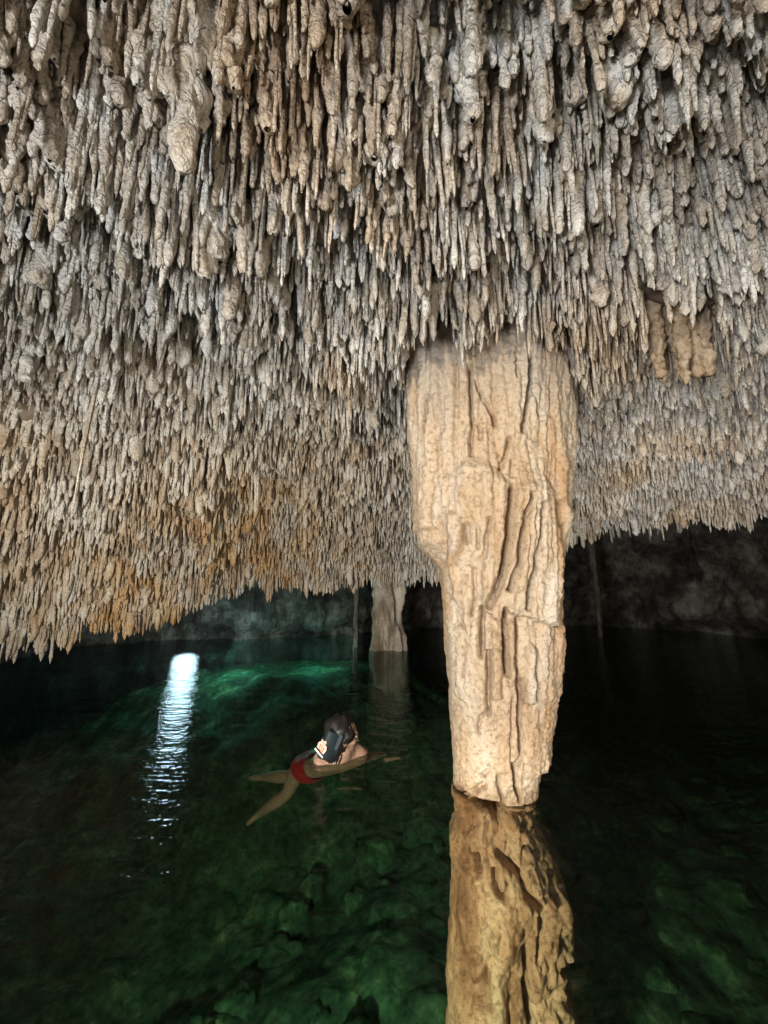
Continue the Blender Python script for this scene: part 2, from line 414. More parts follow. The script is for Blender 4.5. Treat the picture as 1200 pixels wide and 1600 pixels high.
# sparse patch of bare rock at the far left
bare = np.exp(-(((qx - 20) / 110) ** 2 + ((qy - 680) / 70) ** 2))
Pq = np.stack([px_, py_, 0 * px_], -1)
clump = 1.1 * pnoise(Pq * 2.4 + 31) + 0.9 * pnoise(Pq * 6 + 3)                        # clumping
dens = np.clip(0.80 + 0.75 * clump, 0.15, 1.0) * (1 - 0.75 * bare)
near = sstep(1.5, 0.7, dep)
dens *= 1 - 0.2 * near
ok = rng.uniform(0, 1, len(px_)) < dens
# thin out by a minimum distance on a hash grid
order = np.argsort(-clump + rng.normal(0, .3, len(px_)))
cell = {}; sel = []
rmin = 0.0228 + 0.006 * near + 0.002 * sstep(3, 5, dep)
for i in order:
    if not ok[i]: continue
    r = rmin[i]; gx, gy = int(math.floor(px_[i] / 0.08)), int(math.floor(py_[i] / 0.08)); bad = False
    for a in (-1, 0, 1):
        for b in (-1, 0, 1):
            for j in cell.get((gx + a, gy + b), ()):
                if (px_[i] - px_[j]) ** 2 + (py_[i] - py_[j]) ** 2 < r * r: bad = True; break
            if bad: break
        if bad: break
    if not bad:
        cell.setdefault((gx, gy), []).append(i); sel.append(i)
sel = np.array(sel)
px_, py_, tz, qx, qy, dep, clump, near, bare = [a[sel] for a in (px_, py_, tz, qx, qy, dep, clump, near, bare)]
n = len(sel)
rad = np.exp(rng.normal(math.log(0.0166), 0.47, n)) * (1 + 0.28 * near) * (1 + .12 * sstep(2.6, 3.6, dep))
rad = np.clip(rad, 0.010, 0.075)
leng = (0.27 + 0.17 * clump + rng.normal(0, .07, n) + 2.2 * (rad - .0235)) * (1 - 0.55 * bare)
leng = leng * (1 - 0.22 * sstep(2.8, 4.2, dep)) * (1 - .22 * near); leng = np.clip(leng * .86, 0.06, 0.46)
rad = np.minimum(rad, leng / 5.0)
rz = roof_z(px_, py_) + 0.03
typ = np.where(rng.uniform(0, 1, n) < 0.25 + 0.4 * near, 0, np.where(rng.uniform(0, 1, n) < 0.62, 1, 2))
typ = np.where(rng.uniform(0, 1, n) < 0.10 + 0.25 * near, 3, typ)
tn = ['club', 'finger', 'straw', 'cluster']
print('stalactites', n)

def make_parts(idx, vars_, name, unique):
    groups = {t: [i for i, v in enumerate(vars_) if v[0] == t] for t in tn}
    pick = np.array([groups[tn[typ[i]]][rng.randint(len(groups[tn[typ[i]]]))] for i in idx])
    if unique:
        meshes = [mesh_np('stalactite', V, Q, M_STAL) for (_, V, Q) in vars_]
        hts = [V[:, 2].min() for (_, V, Q) in vars_]
        for i, p in zip(idx, pick):
            o = link('stalactite', meshes[p], roof)
            f = {0: 1.0, 1: 1.0, 2: .62, 3: 0.85}[typ[i]]
            o.location = (px_[i], py_[i], rz[i]); sz = leng[i] / -hts[p]
            r = rad[i] * f
            o.scale = (r, r, max(sz, 0.55 * r)); o.rotation_euler = (rng.normal(0, .03), rng.normal(0, .03), rng.uniform(0, 6.28))
    else:
        Vs, Qs, c = [], [], 0
        for vi, (t, V, Q) in enumerate(vars_):
            ii = idx[pick == vi]
            if not len(ii): continue
            f = {'club': 1.0, 'finger': 1.0, 'straw': .62, 'cluster': .85}[t]
            a = rng.uniform(0, 6.28, len(ii)); ca, sa = np.cos(a), np.sin(a)
            r = rad[ii] * f; sz = leng[ii] / -V[:, 2].min()
            sz = np.maximum(sz, .5 * r)
            tx, ty = rng.normal(0, .04, (2, len(ii)))
            zz = V[None, :, 2] * sz[:, None]
            xx = (V[None, :, 0] * ca[:, None] - V[None, :, 1] * sa[:, None]) * r[:, None] + zz * tx[:, None] + px_[ii][:, None]
            yy = (V[None, :, 0] * sa[:, None] + V[None, :, 1] * ca[:, None]) * r[:, None] + zz * ty[:, None] + py_[ii][:, None]
            VV = np.stack([xx, yy, zz + rz[ii][:, None]], -1)
            QQ = Q[None] + (np.arange(len(ii)) * len(V))[:, None, None] + c
            Vs.append(VV.reshape(-1, 3)); Qs.append(QQ.reshape(-1, 4)); c += VV.shape[0] * VV.shape[1]
        return np.concatenate(Vs), np.concatenate(Qs)

# the most conspicuous clusters, by the photo position of their tips: (x, y of the tip, width, length)
HAND = [(65, 75, 75, 130), (240, 150, 55, 110), (445, 95, 50, 110), (482, 125, 40, 100), (525, 105, 48, 100), (645, 140, 80, 130), (684, 205, 50, 130),
        (548, 300, 70, 150), (520, 400, 46, 150), (430, 215, 42, 90), (358, 295, 32, 80), (592, 240, 42, 90), (925, 150, 75, 130), (1085, 200, 60, 100),
        (1165, 230, 55, 90), (440, 450, 42, 130), (724, 440, 44, 90), (1010, 430, 60, 90), (905, 540, 56, 110), (1050, 420, 46, 100), (212, 745, 44, 130),
        (160, 690, 46, 90), (345, 110, 40, 90), (275, 75, 65, 100), (795, 285, 55, 100), (860, 45, 50, 90), (105, 340, 60, 120), (200, 355, 50, 110),
        (750, 280, 40, 90), (1130, 330, 60, 90), (20, 240, 50, 130), (300, 420, 50, 110), (235, 520, 50, 120), (350, 540, 40, 110), (600, 520, 36, 100),
        (395, 800, 26, 90), (128, 815, 26, 70), (1098, 645, 34, 70), (1112, 612, 30, 70), (960, 330, 50, 90), (1180, 470, 60, 100), (60, 480, 60, 110), (145, 560, 46, 110)]
hx, hy, hr, hl = [], [], [], []
for a, b, wd, ln in HAND:
    dr_ = ray(a, b); yy = 1.0
    for _ in range(12):
        zt = float(tip_z(np.array([dr_[0] / dr_[1] * yy]), np.array([yy]))[0]) - 0.10
        yy = 0.5 * yy + 0.5 * float(np.clip((zt - CH) / (dr_[2] / dr_[1]), .3, 5.5))
    dp_ = yy / dr_[1]
    hx.append(dr_[0] * dp_); hy.append(yy); hr.append(wd / F * dp_ / 5.2)
    top = float(roof_z(np.array([hx[-1]]), np.array([yy]))[0]); hl.append(max(top + .03 - (CH + dr_[2] * dp_), 7 * hr[-1]))
nh = len(hx); hx, hy, hr, hl = map(np.array, (hx, hy, hr, hl))
px_ = np.concatenate([px_, hx]); py_ = np.concatenate([py_, hy]); rad = np.concatenate([rad, hr]); leng = np.concatenate([leng, hl])
typ = np.concatenate([typ, np.full(nh, 3)]); rz = np.concatenate([rz, roof_z(hx, hy) + .03])
a_, b_, c_ = project(np.stack([hx, hy, (rz - leng)[-nh:]], -1)); qx = np.concatenate([qx, a_]); qy = np.concatenate([qy, b_]); dep = np.concatenate([dep, c_])
inframe = (qx > 5) & (qx < 1195) & (qy > -40) & (qy < 1060)
area = rad * leng / dep ** 2 * inframe * np.where(typ == 3, 2.0, np.where(typ == 2, .5, 1.0))
area[-nh:] += 1e3
order = np.argsort(-area)
big = order[:298]
rest = order[298:]
dr = dep[rest]
make_parts(big, variants(1, 22, 38, [('club', 9), ('finger', 9), ('straw', 3), ('cluster', 12)]), 'stalactite', True)
sets = ((rest[dr < 1.7], (2, 8, 13), 0.05), (rest[(dr >= 1.7) & (dr < 3.2)], (3, 6, 9), 0.12), (rest[dr >= 3.2], (4, 5, 6), 0.28))
# a few more hang in the dark recess behind the rim
nb_ = 260; rx_ = rng.uniform(-3.5, 5.5, nb_); re_, _q = roof_params(rx_, np.full(nb_, 6.0)); ry_ = re_ + rng.uniform(1.5, 2.8, nb_)
px_ = np.concatenate([px_, rx_]); py_ = np.concatenate([py_, ry_]); rz = np.concatenate([rz, roof_z(rx_, ry_) + .03])
rad = np.concatenate([rad, rng.uniform(.02, .06, nb_)]); leng = np.concatenate([leng, rng.uniform(.2, .8, nb_)]); typ = np.concatenate([typ, rng.choice([0, 1, 3], nb_)])
sets = sets + ((np.arange(len(px_) - nb_, len(px_)), (5, 7, 11), 0.1),)
Vs, Qs, c = [], [], 0
for idx, (sd, a, b), bl in sets:
    V, Q = make_parts(idx, variants(sd, a, b, [('club', 7), ('finger', 8), ('straw', 5), ('cluster', 4)], bl), 's', False)
    print('set', len(idx), 'tris', 2 * len(Q))
    Vs.append(V); Qs.append(Q + c); c += len(V)
link('small_stalactites', mesh_np('small_stalactites', np.concatenate(Vs), np.concatenate(Qs), M_STAL), roof, kind='stuff')

# ------------------------------------------------------------------ the big column
LS = np.array([(480, 655), (520, 648), (545, 640), (562, 633), (600, 629), (650, 630), (700, 636), (750, 642), (800, 645), (828, 644), (834, 652), (850, 654), (868, 668), (888, 684), (911, 688), (950, 691), (1000, 693), (1050, 696), (1100, 700), (1150, 705), (1200, 708), (1240, 708), (1256, 707),
               (1264, 712), (1275, 711), (1302, 702), (1330, 704), (1342, 709), (1390, 706), (1437, 704), (1480, 700), (1530, 699), (1600, 699), (1800, 690)], float)
RS = np.array([(480, 845), (520, 860), (545, 872), (560, 884), (600, 893), (650, 900), (700, 900), (750, 897), (800, 892), (850, 886), (900, 885), (1000, 886), (1072, 882), (1086, 876), (1125, 873), (1145, 867), (1183, 866), (1196, 852), (1225, 847), (1262, 846), (1282, 841), (1290, 842),
               (1300, 852), (1322, 867), (1347, 875), (1367, 892), (1390, 900), (1415, 897), (1467, 895), (1505, 890), (1517, 898), (1567, 910), (1600, 917), (1800, 940)], float)
GROOVES = [  # (points px, width px, depth m)
    ([(631, 593), (634, 627)], 2.5, .03), ([(659, 622), (655, 670), (654, 704), (657, 724)], 3.0, .06),
    ([(716, 588), (718, 642), (718, 684), (718, 721)], 2.6, .055), ([(718, 588), (727, 622), (744, 659), (750, 676)], 2.6, .035),
    ([(720, 667), (730, 681), (730, 698)], 2.5, .03), ([(798, 565), (798, 585), (794, 627), (790, 670), (787, 686)], 3.6, .075),
    ([(777, 579), (776, 613)], 2.4, .03), ([(804, 622), (812, 659)], 2.5, .03), ([(769, 698), (763, 724), (754, 744)], 2.6, .04),
    ([(771, 732), (771, 755)], 2.6, .03), ([(699, 580), (700, 640), (695, 700)], 2.5, .025), ([(832, 600), (830, 660)], 2.5, .02), ([(677, 590), (680, 680)], 3, .02),
    ([(712, 826), (713, 850)], 3.2, .05), ([(726, 832), (728, 858)], 2.4, .03), ([(741, 818), (737, 846), (738, 872)], 2.6, .04),
    ([(770, 772), (767, 812), (764, 854), (761, 897), (753, 925), (745, 945)], 4.5, .085),
    ([(793, 783), (787, 812), (781, 840), (780, 882), (770, 919)], 3.6, .07),
    ([(811, 795), (808, 840), (803, 882), (798, 911), (795, 948)], 3.2, .08),
    ([(845, 792), (849, 830), (851, 870), (852, 920), (853, 974)], 6.5, .085),
    ([(726, 890), (727, 930), (722, 960)], 3, .05), ([(716, 900), (712, 950)], 2.5, .03),
    ([(702, 942), (706, 975), (715, 987), (717, 1012), (712, 1060)], 2.5, .035), ([(737, 950), (736, 982), (735, 1025)], 3.2, .06),
    ([(767, 950), (766, 1000), (770, 1050)], 3.2, .065), ([(785, 965), (782, 1020), (784, 1062)], 2.8, .05),
    ([(745, 1017), (745, 1080), (747, 1117)], 3.0, .05), ([(745, 1112), (735, 1120), (734, 1150)], 2.5, .04),
    ([(790, 1062), (791, 1125), (795, 1162), (797, 1182), (785, 1200)], 3.8, .06), ([(779, 1087), (779, 1137), (781, 1195)], 2, .025),
    ([(785, 1205), (790, 1237), (797, 1260)], 2.8, .06), ([(810, 1010), (812, 1097)], 2.4, .03),
    ([(748, 1210), (742, 1218)], 4, .03), ([(732, 1247), (738, 1240), (745, 1236)], 4, .035),
    ([(762, 1214), (764, 1235), (772, 1262)], 2.4, .03), ([(700, 1258), (722, 1262), (745, 1267), (768, 1270)], 5.0, .15),
    ([(768, 1270), (795, 1277), (820, 1283), (850, 1294)], 2.0, .06), ([(756, 1268), (762, 1280)], 5, .08),
    ([(726, 1344), (734, 1346), (736, 1358), (735, 1374)], 4, .07), ([(757, 1362), (757, 1385), (770, 1402)], 4, .06),
    ([(762, 1340), (795, 1370), (800, 1400), (825, 1420)], 4, .05), ([(822, 1442), (815, 1497)], 3, .06),
    ([(800, 1480), (800, 1555), (807, 1600), (812, 1700)], 5, .08), ([(855, 1522), (868, 1524), (887, 1560)], 6, .10),
    ([(797, 1295), (806, 1300)], 5, .05), ([(735, 1520), (735, 1570)], 10, .08), ([(712, 1520), (712, 1600)], 11, .06), ([(775, 1560), (775, 1640)], 4, .04)]
def polydist(qx, qy, pts):
    """distance in px to a polyline; y distance beyond the ends counts"""
    best = np.full(qx.shape, 1e9)
    for (x0, y0), (x1, y1) in zip(pts[:-1], pts[1:]):
        dx, dy = x1 - x0, y1 - y0; t = np.clip(((qx - x0) * dx + (qy - y0) * dy) / (dx * dx + dy * dy + 1e-9), 0, 1)
        best = np.minimum(best, np.hypot(qx - (x0 + t * dx), qy - (y0 + t * dy)))
    return best
def column_detail(qx, qy, P):
    """relief in metres towards the viewer; qx, qy: photo position of the undisplaced surface"""
    wob = 2.5 * pnoise(np.stack([qx / 23, qy / 23, 0 * qx], -1)) + 1.5 * pnoise(np.stack([qx / 9, qy / 9, 0 * qx + 4], -1))
    x = qx + wob; y = qy + wob * .7
    d = np.zeros_like(qx)
    for pts, wd, dp in GROOVES:
        q = polydist(x, y, pts); d -= dp * np.exp(-(q / wd) ** 2.4)
    d *= 1.25 + .4 * sstep(1275, 1300, y)
    # bulging shield below an arch, with the fingers that hang from it
    arch = np.interp(x, [650, 672, 690, 713, 733, 759, 776, 795, 820, 850], [830, 775, 744, 726, 730, 752, 772, 758, 752, 800]) + 4 * pnoise(np.stack([x / 11, 0 * x, 0 * x + 3], -1))
    below = sstep(-2, 16, y - arch) * sstep(960, 800, y)
    d += 0.030 * below * sstep(672, 700, x) * sstep(846, 815, x)
    d += .055 * np.exp(-(((x - 733) / 32) ** 2 + ((y - 772) / 42) ** 2))
    d += .045 * np.exp(-(((x - 790) / 22) ** 2 + ((y - 775) / 40) ** 2)) + .05 * np.exp(-(((x - 778) / 16) ** 2 + ((y - 630) / 60) ** 2))
    d += 0.055 * np.exp(-((x - 694 - (y - 806) * .12) / 8) ** 2) * sstep(800, 815, y) * sstep(960, 930, y)
    # curtain whose torn hem ends about py 960
    hem = np.interp(x, [690, 715, 740, 752, 760, 770, 782, 793, 805, 840], [905, 935, 950, 965, 968, 952, 962, 960, 968, 975]) + 12 * pnoise(np.stack([x / 5, 0 * x, 0 * x], -1))
    d += 0.055 * sstep(1.5, -3, y - hem) * sstep(790, 900, y) * sstep(726, 745, x) * sstep(842, 838, x)
    # hanging blades that end lower down
    for cx, y0, y1, wd in ((757, 985, 1092, 7), (803, 1000, 1098, 7), (746, 975, 1015, 5), (776, 962, 1070, 6)):
        d += 0.038 * np.exp(-((x - cx) / wd) ** 4) * sstep(y0, y0 + 12, y) * sstep(y1, y1 - 5, y)
    # flap at the right of the hollow
    d += .035 * np.exp(-((x - (852 + (y - 780) * .30)) / 6) ** 2) * sstep(775, 800, y) * sstep(880, 865, y)
    fl = np.clip((1262 - qy) / 30, 0, 1)
    # flutes
    f = pnoise(np.stack([x / 15, y / 150, 0 * x + 2], -1)); f2 = pnoise(np.stack([x / 7, y / 60, 0 * x + 7], -1))
    upper = sstep(1120, 930, y)
    fo = np.abs(pnoise(np.stack([x / 17, y / 210, 0 * x + 12], -1))) ** .7; fo2 = np.abs(pnoise(np.stack([x / 8, y / 95, 0 * x + 16], -1))) ** .7
    d += (0.030 * f + 0.010 * f2 + .048 * (fo - .25) + .022 * (fo2 - .25)) * (0.30 + .70 * upper) * fl
    low = sstep(1262, 1285, y)
    lf = fbm(np.stack([x / 26, y / 60, 0 * x + 20], -1), 4); lf2 = np.abs(fbm(np.stack([x / 40 + y / 90, y / 75, 0 * x + 30], -1), 3))
    d += low * (0.07 * lf + 0.06 * (lf2 - .2) + .008 * fbm(np.stack([x / 9, y / 14, 0 * x + 40], -1), 3))
    d += 0.012 * fbm(P * 14, 3) + 0.006 * fbm(P * 45, 2)
    return d

def build_column_part(y0, y1, nz, nth, mat, name, parent, cap_drop):
    yc = 2.45
    zrow = np.array([at_y(775, p, yc - .22)[2] for p in np.linspace(y0, y1, nz)])      # rows on the front of the column
    pys = project(np.stack([np.full(nz, .68), np.full(nz, yc), zrow], -1))[1]             # where its outline stands at that height
    L = np.interp(pys, LS[:, 0], LS[:, 1]); Rr = np.interp(pys, RS[:, 0], RS[:, 1])
    PL = np.array([at_y(a, b, yc + .03) for a, b in zip(L, pys)]); PR = np.array([at_y(a, b, yc - .10) for a, b in zip(Rr, pys)])
    PL[:, 2] = zrow; PR[:, 2] = zrow
    zc = (PL[:, 2] + PR[:, 2]) / 2; xc = (PL[:, 0] + PR[:, 0]) / 2; hw = (PR[:, 0] - PL[:, 0]) / 2 * 0.98
    hd = np.clip(hw * 0.80, 0.15, 0.36)
    # more columns of vertices on the front
    t = np.linspace(0, 1, nth, endpoint=False)
    th = 2 * np.pi * t - 0.62 * np.sin(2 * np.pi * t) * 1.0      # dense where th ~ 0 (front)
    sx = np.sin(th); cy = -np.cos(th)
    ex = np.sign(sx) * np.abs(sx) ** 0.80; ey = np.sign(cy) * np.abs(cy) ** 0.80
    B = np.zeros((nz, nth, 3))
    B[..., 0] = xc[:, None] + ex[None] * hw[:, None]; B[..., 1] = yc + ey[None] * hd[:, None]; B[..., 2] = zc[:, None]
    nrm = np.zeros_like(B); nrm[..., 0] = (sx / 1.0)[None] * hd[:, None]; nrm[..., 1] = cy[None] * hw[:, None]
    nrm /= np.linalg.norm(nrm, axis=-1, keepdims=True)
    front = sstep(0.15, -0.35, nrm[..., 1])
    # photo position on the flat front so that marks are not squeezed at the edges
    qx, qy, _ = project(np.stack([B[..., 0], np.full_like(B[..., 0], yc), B[..., 2]], -1))
    qy = project(np.stack([B[..., 0], np.full_like(B[..., 0], yc - .22), B[..., 2]], -1))[1]
    dF = column_detail(qx, qy, B)
    dB = 0.06 * fbm(B * np.array([6, 6, 1.1]), 4) + .03 * fbm(B * np.array([14, 14, 3]), 3)
    edge = sstep(-.15, -.80, nrm[..., 1])
    d = np.where(dF > .015, .015 + (dF - .015) * edge, dF) * front
    if y0 > 1200:                                        # rough broken stone: flat marks only where the face looks at the viewer
        d = dF * sstep(-.30, -.92, nrm[..., 1]) * front + .045 * fbm(B * np.array([6, 6, 3.5]), 4)
    d = d + dB * (1 - front) * 0.5
    d = d * 1.0 + 0.008 * fbm(B * 22, 3)
    B = B + nrm * d[..., None]
    V = B.reshape(-1, 3)
    Q = grid_quads(nz, nth, True)
    cen0 = B[0].mean(0) + np.array([0, 0, cap_drop[0]]); cen1 = B[-1].mean(0) + np.array([0, 0, cap_drop[1]])
    # caps as shrinking rings
    extra = []; base = len(V); V = [V]; Qs = [Q]; k = base
    for row, cen, flip in ((0, cen0, True), (nz - 1, cen1, False)):
        ring = B[row]; prev = row * nth + np.arange(nth)
        for fct in (0.75, 0.45, 0.02):
            nr = cen + (ring - cen) * fct; nr[:, 2] = ring[:, 2] + (cen[2] - ring[:, 2]) * (1 - fct) + .02 * fbm(nr * 12, 2)
            V.append(nr); cur = k + np.arange(nth); k += nth
            q = np.stack([prev, np.roll(prev, -1), np.roll(cur, -1), cur], -1)
            Qs.append(q[:, ::-1] if flip else q); prev = cur
    return link(name, mesh_np(name, np.concatenate(V), np.concatenate(Qs), mat), parent)

colroot = bpy.data.objects.new('stone_column', None); COL.objects.link(colroot)
colroot.location = (0, 0, 0)
colroot['label'] = 'large ochre flowstone column, wide at the top, standing in the dark water in the foreground'
colroot['category'] = 'stone column'; colroot['kind'] = 'thing'
shaft = build_column_part(470, 1268, 560, 260, M_COL, 'shaft', colroot, (0.05, 0.03))
stump = build_column_part(1267, 1950, 220, 200, M_STUMP, 'stump', colroot, (-0.02, 0.0))
stump['label'] = 'brown submerged stump below the crack'

# ------------------------------------------------------------------ far columns
def fluted_column(name, label, px, top_py, base_z, Yd, w0, w1, mat, seed, bend=0.0, nz=90, nth=64, top_z=3.1):
    rg = np.random.RandomState(seed)
    b = at_y(px, 960, Yd); x0 = b[0]
    z = np.linspace(base_z, top_z, nz); t = (z - base_z) / (top_z - base_z)
    r = np.interp(np.clip(z, 0, 2.2) / 2.2, [0, .2, .6, 1], [w1, w1 * .98, (w0 + w1) / 2, w0]) / 2
    th = np.linspace(0, 2 * np.pi, nth, endpoint=False)
    V = np.zeros((nz, nth, 3))
    V[..., 0] = np.cos(th)[None] * r[:, None]; V[..., 1] = np.sin(th)[None] * r[:, None] * .8; V[..., 2] = z[:, None]
    k = w0
    d = k * (0.26 * fbm(V / np.array([k, k, k * 6]) * 4 + seed, 3) + 0.34 * (np.abs(pnoise(V / np.array([k, k, k * 11]) * 8 + seed)) ** .7 - .3) + .05 * fbm(V / k * 9, 2))
    nrm = np.stack([np.cos(th), np.sin(th), 0 * th], -1)
    V += nrm[None] * d[..., None]
    V[..., 0] += x0 + bend * np.sin(t * 3.1)[:, None] + .15 * w0 * pnoise(np.stack([z * 1.3, 0 * z, 0 * z + seed], -1))[:, None]; V[..., 1] += Yd
    o = link(name, mesh_np(name, V.reshape(-1, 3), grid_quads(nz, nth, True), mat))
    o['label'] = label; o['category'] = 'stone column'; o['kind'] = 'thing'
    return o
fluted_column('far_column', 'pale fluted stone column standing in the water far behind the swimmer', 607, 0, -1.6, 6.7, .70, .46, M_FAR, 5, top_z=2.5)
fluted_column('thin_column', 'thin grey stone column left of the pale fluted column at the back', 554, 0, -1.6, 6.9, .12, .08, M_DARKCOL, 9, .03, 70, 20, 2.5)
fluted_column('thin_column', 'thin dark curved stone column far back, right of the big ochre column', 931, 0, -1.6, 8.0, .13, .08, M_DARKCOL, 13, .06, 70, 20, 2.5)

# ------------------------------------------------------------------ flowstone draperies on the roof
M_DRAPE = mat_flowstone('brown_drapery_stone', [(0.3, (0.26, 0.17, 0.10)), (0.5, (0.42, 0.32, 0.215)), (0.7, (0.58, 0.50, 0.40))], (0.62, 0.55, 0.46), 0.25)
def drapery(px, py_bot, Yd, wpx, n_, length, label, seed, mat):
    b = at_y(px, py_bot, Yd); length = max(length, float(roof_z(np.array([b[0]]), np.array([Yd]))[0]) - .02 - b[2]); w_ = wpx / F * (Yd * CP + (b[2] - CH) * SP); rg_ = np.random.RandomState(seed)
    Vs, Qs, c = [], [], 0
    for i in range(n_):
        f = (i + .5) / n_ - .5 + rg_.normal(0, .02); r = w_ / n_ * rg_.uniform(.70, 1.15); L = length * rg_.uniform(.72, 1.0) * (1 - .5 * abs(f + .1))
        V, Q = stal_tube(rg_, 18, 40, L / r, .9, .5, rg_.uniform(.30, .75), (0, 0), (0, 1), 1.0)
        V = V * r + np.array([f * w_, rg_.normal(0, .03) - .05 * math.cos(f * 3), 0]); Vs.append(V); Qs.append(Q + c); c += len(V)
    V = np.concatenate(Vs); top = float(roof_z(np.array([b[0]]), np.array([Yd]))[0]); V = V + np.array([b[0], Yd, b[2] + length])
    o = link('drapery', mesh_np('drapery', V, np.concatenate(Qs), mat), roof)
    o['label'] = label
drapery(1070, 640, 1.9, 96, 7, .62, 'broad ochre flowstone drapery of merged folds', 3, M_DRAPE)
drapery(905, 548, 1.95, 60, 5, .42, 'tan folded drapery hanging just right of the column top', 5, M_DRAPE)
drapery(1020, 455, 1.6, 64, 5, .40, 'yellowish folded drapery above the broad ochre one', 8, M_DRAPE)

# ------------------------------------------------------------------ rubble on the lake bed (nobody could count it)
rg = np.random.RandomState(21)
Vs, Qs, c = [], [], 0
for i in range(130):
    x = rg.uniform(-4.5, 5); y = rg.uniform(1.0, 7.5); r = np.exp(rg.normal(math.log(.13), .5))
    nz_, nt_ = 12, 16
    ph = np.linspace(0.05, np.pi - .05, nz_); th = np.linspace(0, 2 * np.pi, nt_, endpoint=False)
    U = np.stack([np.sin(ph)[:, None] * np.cos(th)[None], np.sin(ph)[:, None] * np.sin(th)[None], np.cos(ph)[:, None] + 0 * th[None]], -1)
    of = rg.uniform(0, 50, 3); U = U * (1 + .8 * pnoise(U * 1.3 + of) + .5 * pnoise(U * 3.1 + of))[..., None] * r * rg.uniform(.6, 1.3, 3) * np.array([1, 1, .6])
    bz = -1.75 + 0.5 * float(fbm(np.array([[x, y, .4]]) * .45, 3)[0]) + .22 * abs(float(fbm(np.array([[x, y, .4]]) * 1.5, 4)[0]))
    V = U.reshape(-1, 3) + np.array([x, y, bz - .05 * r]); Vs.append(V); Qs.append(grid_quads(nz_, nt_, True)[:, ::-1] + c); c += len(V)
o = link('submerged_rubble', mesh_np('submerged_rubble', np.concatenate(Vs), np.concatenate(Qs), M_BED), kind='stuff')

# ------------------------------------------------------------------ the swimmer
M_SKIN = mat_plain('skin', (0.36, 0.215, 0.145), 0.45, 0.0, 30, 0.4)
M_HAIR = mat_plain('wet_black_hair', (0.012, 0.010, 0.009), 0.45, 0.3, 160, 0.5)
M_VEST = mat_plain('dark_vest_fabric', (0.022, 0.035, 0.040), 0.6, 0.3, 300, 0.3)
M_RED = mat_plain('red_swim_fabric', (0.42, 0.012, 0.015), 0.5, 0.1, 200, 0.4)
M_WHITE = mat_plain('white_print', (0.72, 0.72, 0.70), 0.6)
M_EMB = mat_plain('pale_pink_print', (0.78, 0.50, 0.40), 0.6)
M_ORANGE = mat_plain('orange_print', (0.55, 0.14, 0.06), 0.6)

V3 = lambda a: Vector([float(x) for x in a])
pel = V3(at_z(487, 1199, -.25)); chest = V3(at_z(527, 1186, -.03)); neck = V3(at_z(538, 1174, .065))
head = V3(at_y(534, 1150, neck.y + .03))
hd = (chest - pel); hdir = Vector((hd.x, hd.y, 0)).normalized(); nearv = Vector((hdir.y, -hdir.x, 0))
up = Vector((0, 0, 1))
fdir = Vector((.86, .42, -.12)).normalized()

def skin_body():
    pts, rad, edges = [], [], []
    def add(p, r, parent=None):
        pts.append(Vector(p)); rad.append(r if isinstance(r, tuple) else (r, r)); i = len(pts) - 1
        if parent is not None: edges.append((parent, i))
        return i
    ip = add(pel, (.115, .088)); iw = add(pel.lerp(chest, .45) - up * .01, (.095, .072), ip); ic = add(chest, (.145, .10), iw)
    inn = add(neck.lerp(chest, .35), .075, ic); ik = add(neck, .052, inn); add(head - up * .04, .055, ik)
    def arm(sgn, elbow, wrist):
        sh = chest + nearv * (.165 * sgn) + hdir * .055 + up * .015
        a = add(sh, .058, ic); b = add(sh.lerp(elbow, .5), .044, a); e = add(elbow, .037, b)
        m = add(elbow.lerp(wrist, .4), .036, e); wv = add(wrist, .025, m)
        d = (wrist - elbow).normalized(); sd = nearv * sgn
        pm = add(wrist + d * .05, (.034, .02), wv); kn = add(wrist + d * .085, (.038, .016), pm)
        for k, (o, L) in enumerate(((-.03, .062), (-.011, .075), (.009, .07), (.028, .055))):
            base = wrist + d * .09 + sd * o
            f1 = add(base, .010, kn); f2 = add(base + d * L * .55 - up * .006, .009, f1); add(base + d * L - up * .02, .007, f2)
        t1 = add(wrist + d * .035 - sd * .034, .012, wv); add(wrist + d * .075 - sd * .055 - up * .008, .009, t1)
    arm(1, V3(at_z(570, 1196, -.24)), V3(at_z(592, 1190, -.22)))
    arm(-1, V3(at_z(570, 1183, -.16)), V3(at_z(586, 1180, -.20)))
    def leg(sgn, knee, ankle, toe):
        hp = pel - hdir * .06 + nearv * (.085 * sgn) - up * .01
        a = add(hp, .076, ip); b = add(hp.lerp(knee, .5), .064, a); k = add(knee, .048, b)
        cf = add(knee.lerp(ankle, .35), .054, k); an = add(ankle, .028, cf)
        ml = add(ankle.lerp(toe, .5), (.040, .026), an); add(toe, (.040, .016), ml)
    leg(1, V3(at_z(449, 1240, -.50)), V3(at_z(404, 1272, -.80)), V3(at_z(386, 1287, -.88)))
    leg(-1, V3(at_z(452, 1213, -.46)), V3(at_z(410, 1215, -.55)), V3(at_z(390, 1217, -.58)))
    me = bpy.data.meshes.new('person'); me.from_pydata(pts, edges, [])
    o = bpy.data.objects.new('person_build', me); COL.objects.link(o)
    md = o.modifiers.new('skin', 'SKIN'); md.use_smooth_shade = True
    for i, v in enumerate(me.skin_vertices[0].data): v.radius = rad[i]; v.use_root = (i == 0)
    sb = o.modifiers.new('sub', 'SUBSURF'); sb.levels = 2; sb.render_levels = 2
    dg = bpy.context.evaluated_depsgraph_get(); ev = o.evaluated_get(dg)
    m2 = bpy.data.meshes.new_from_object(ev)
    COL.objects.unlink(o); bpy.data.objects.remove(o)
    return m2

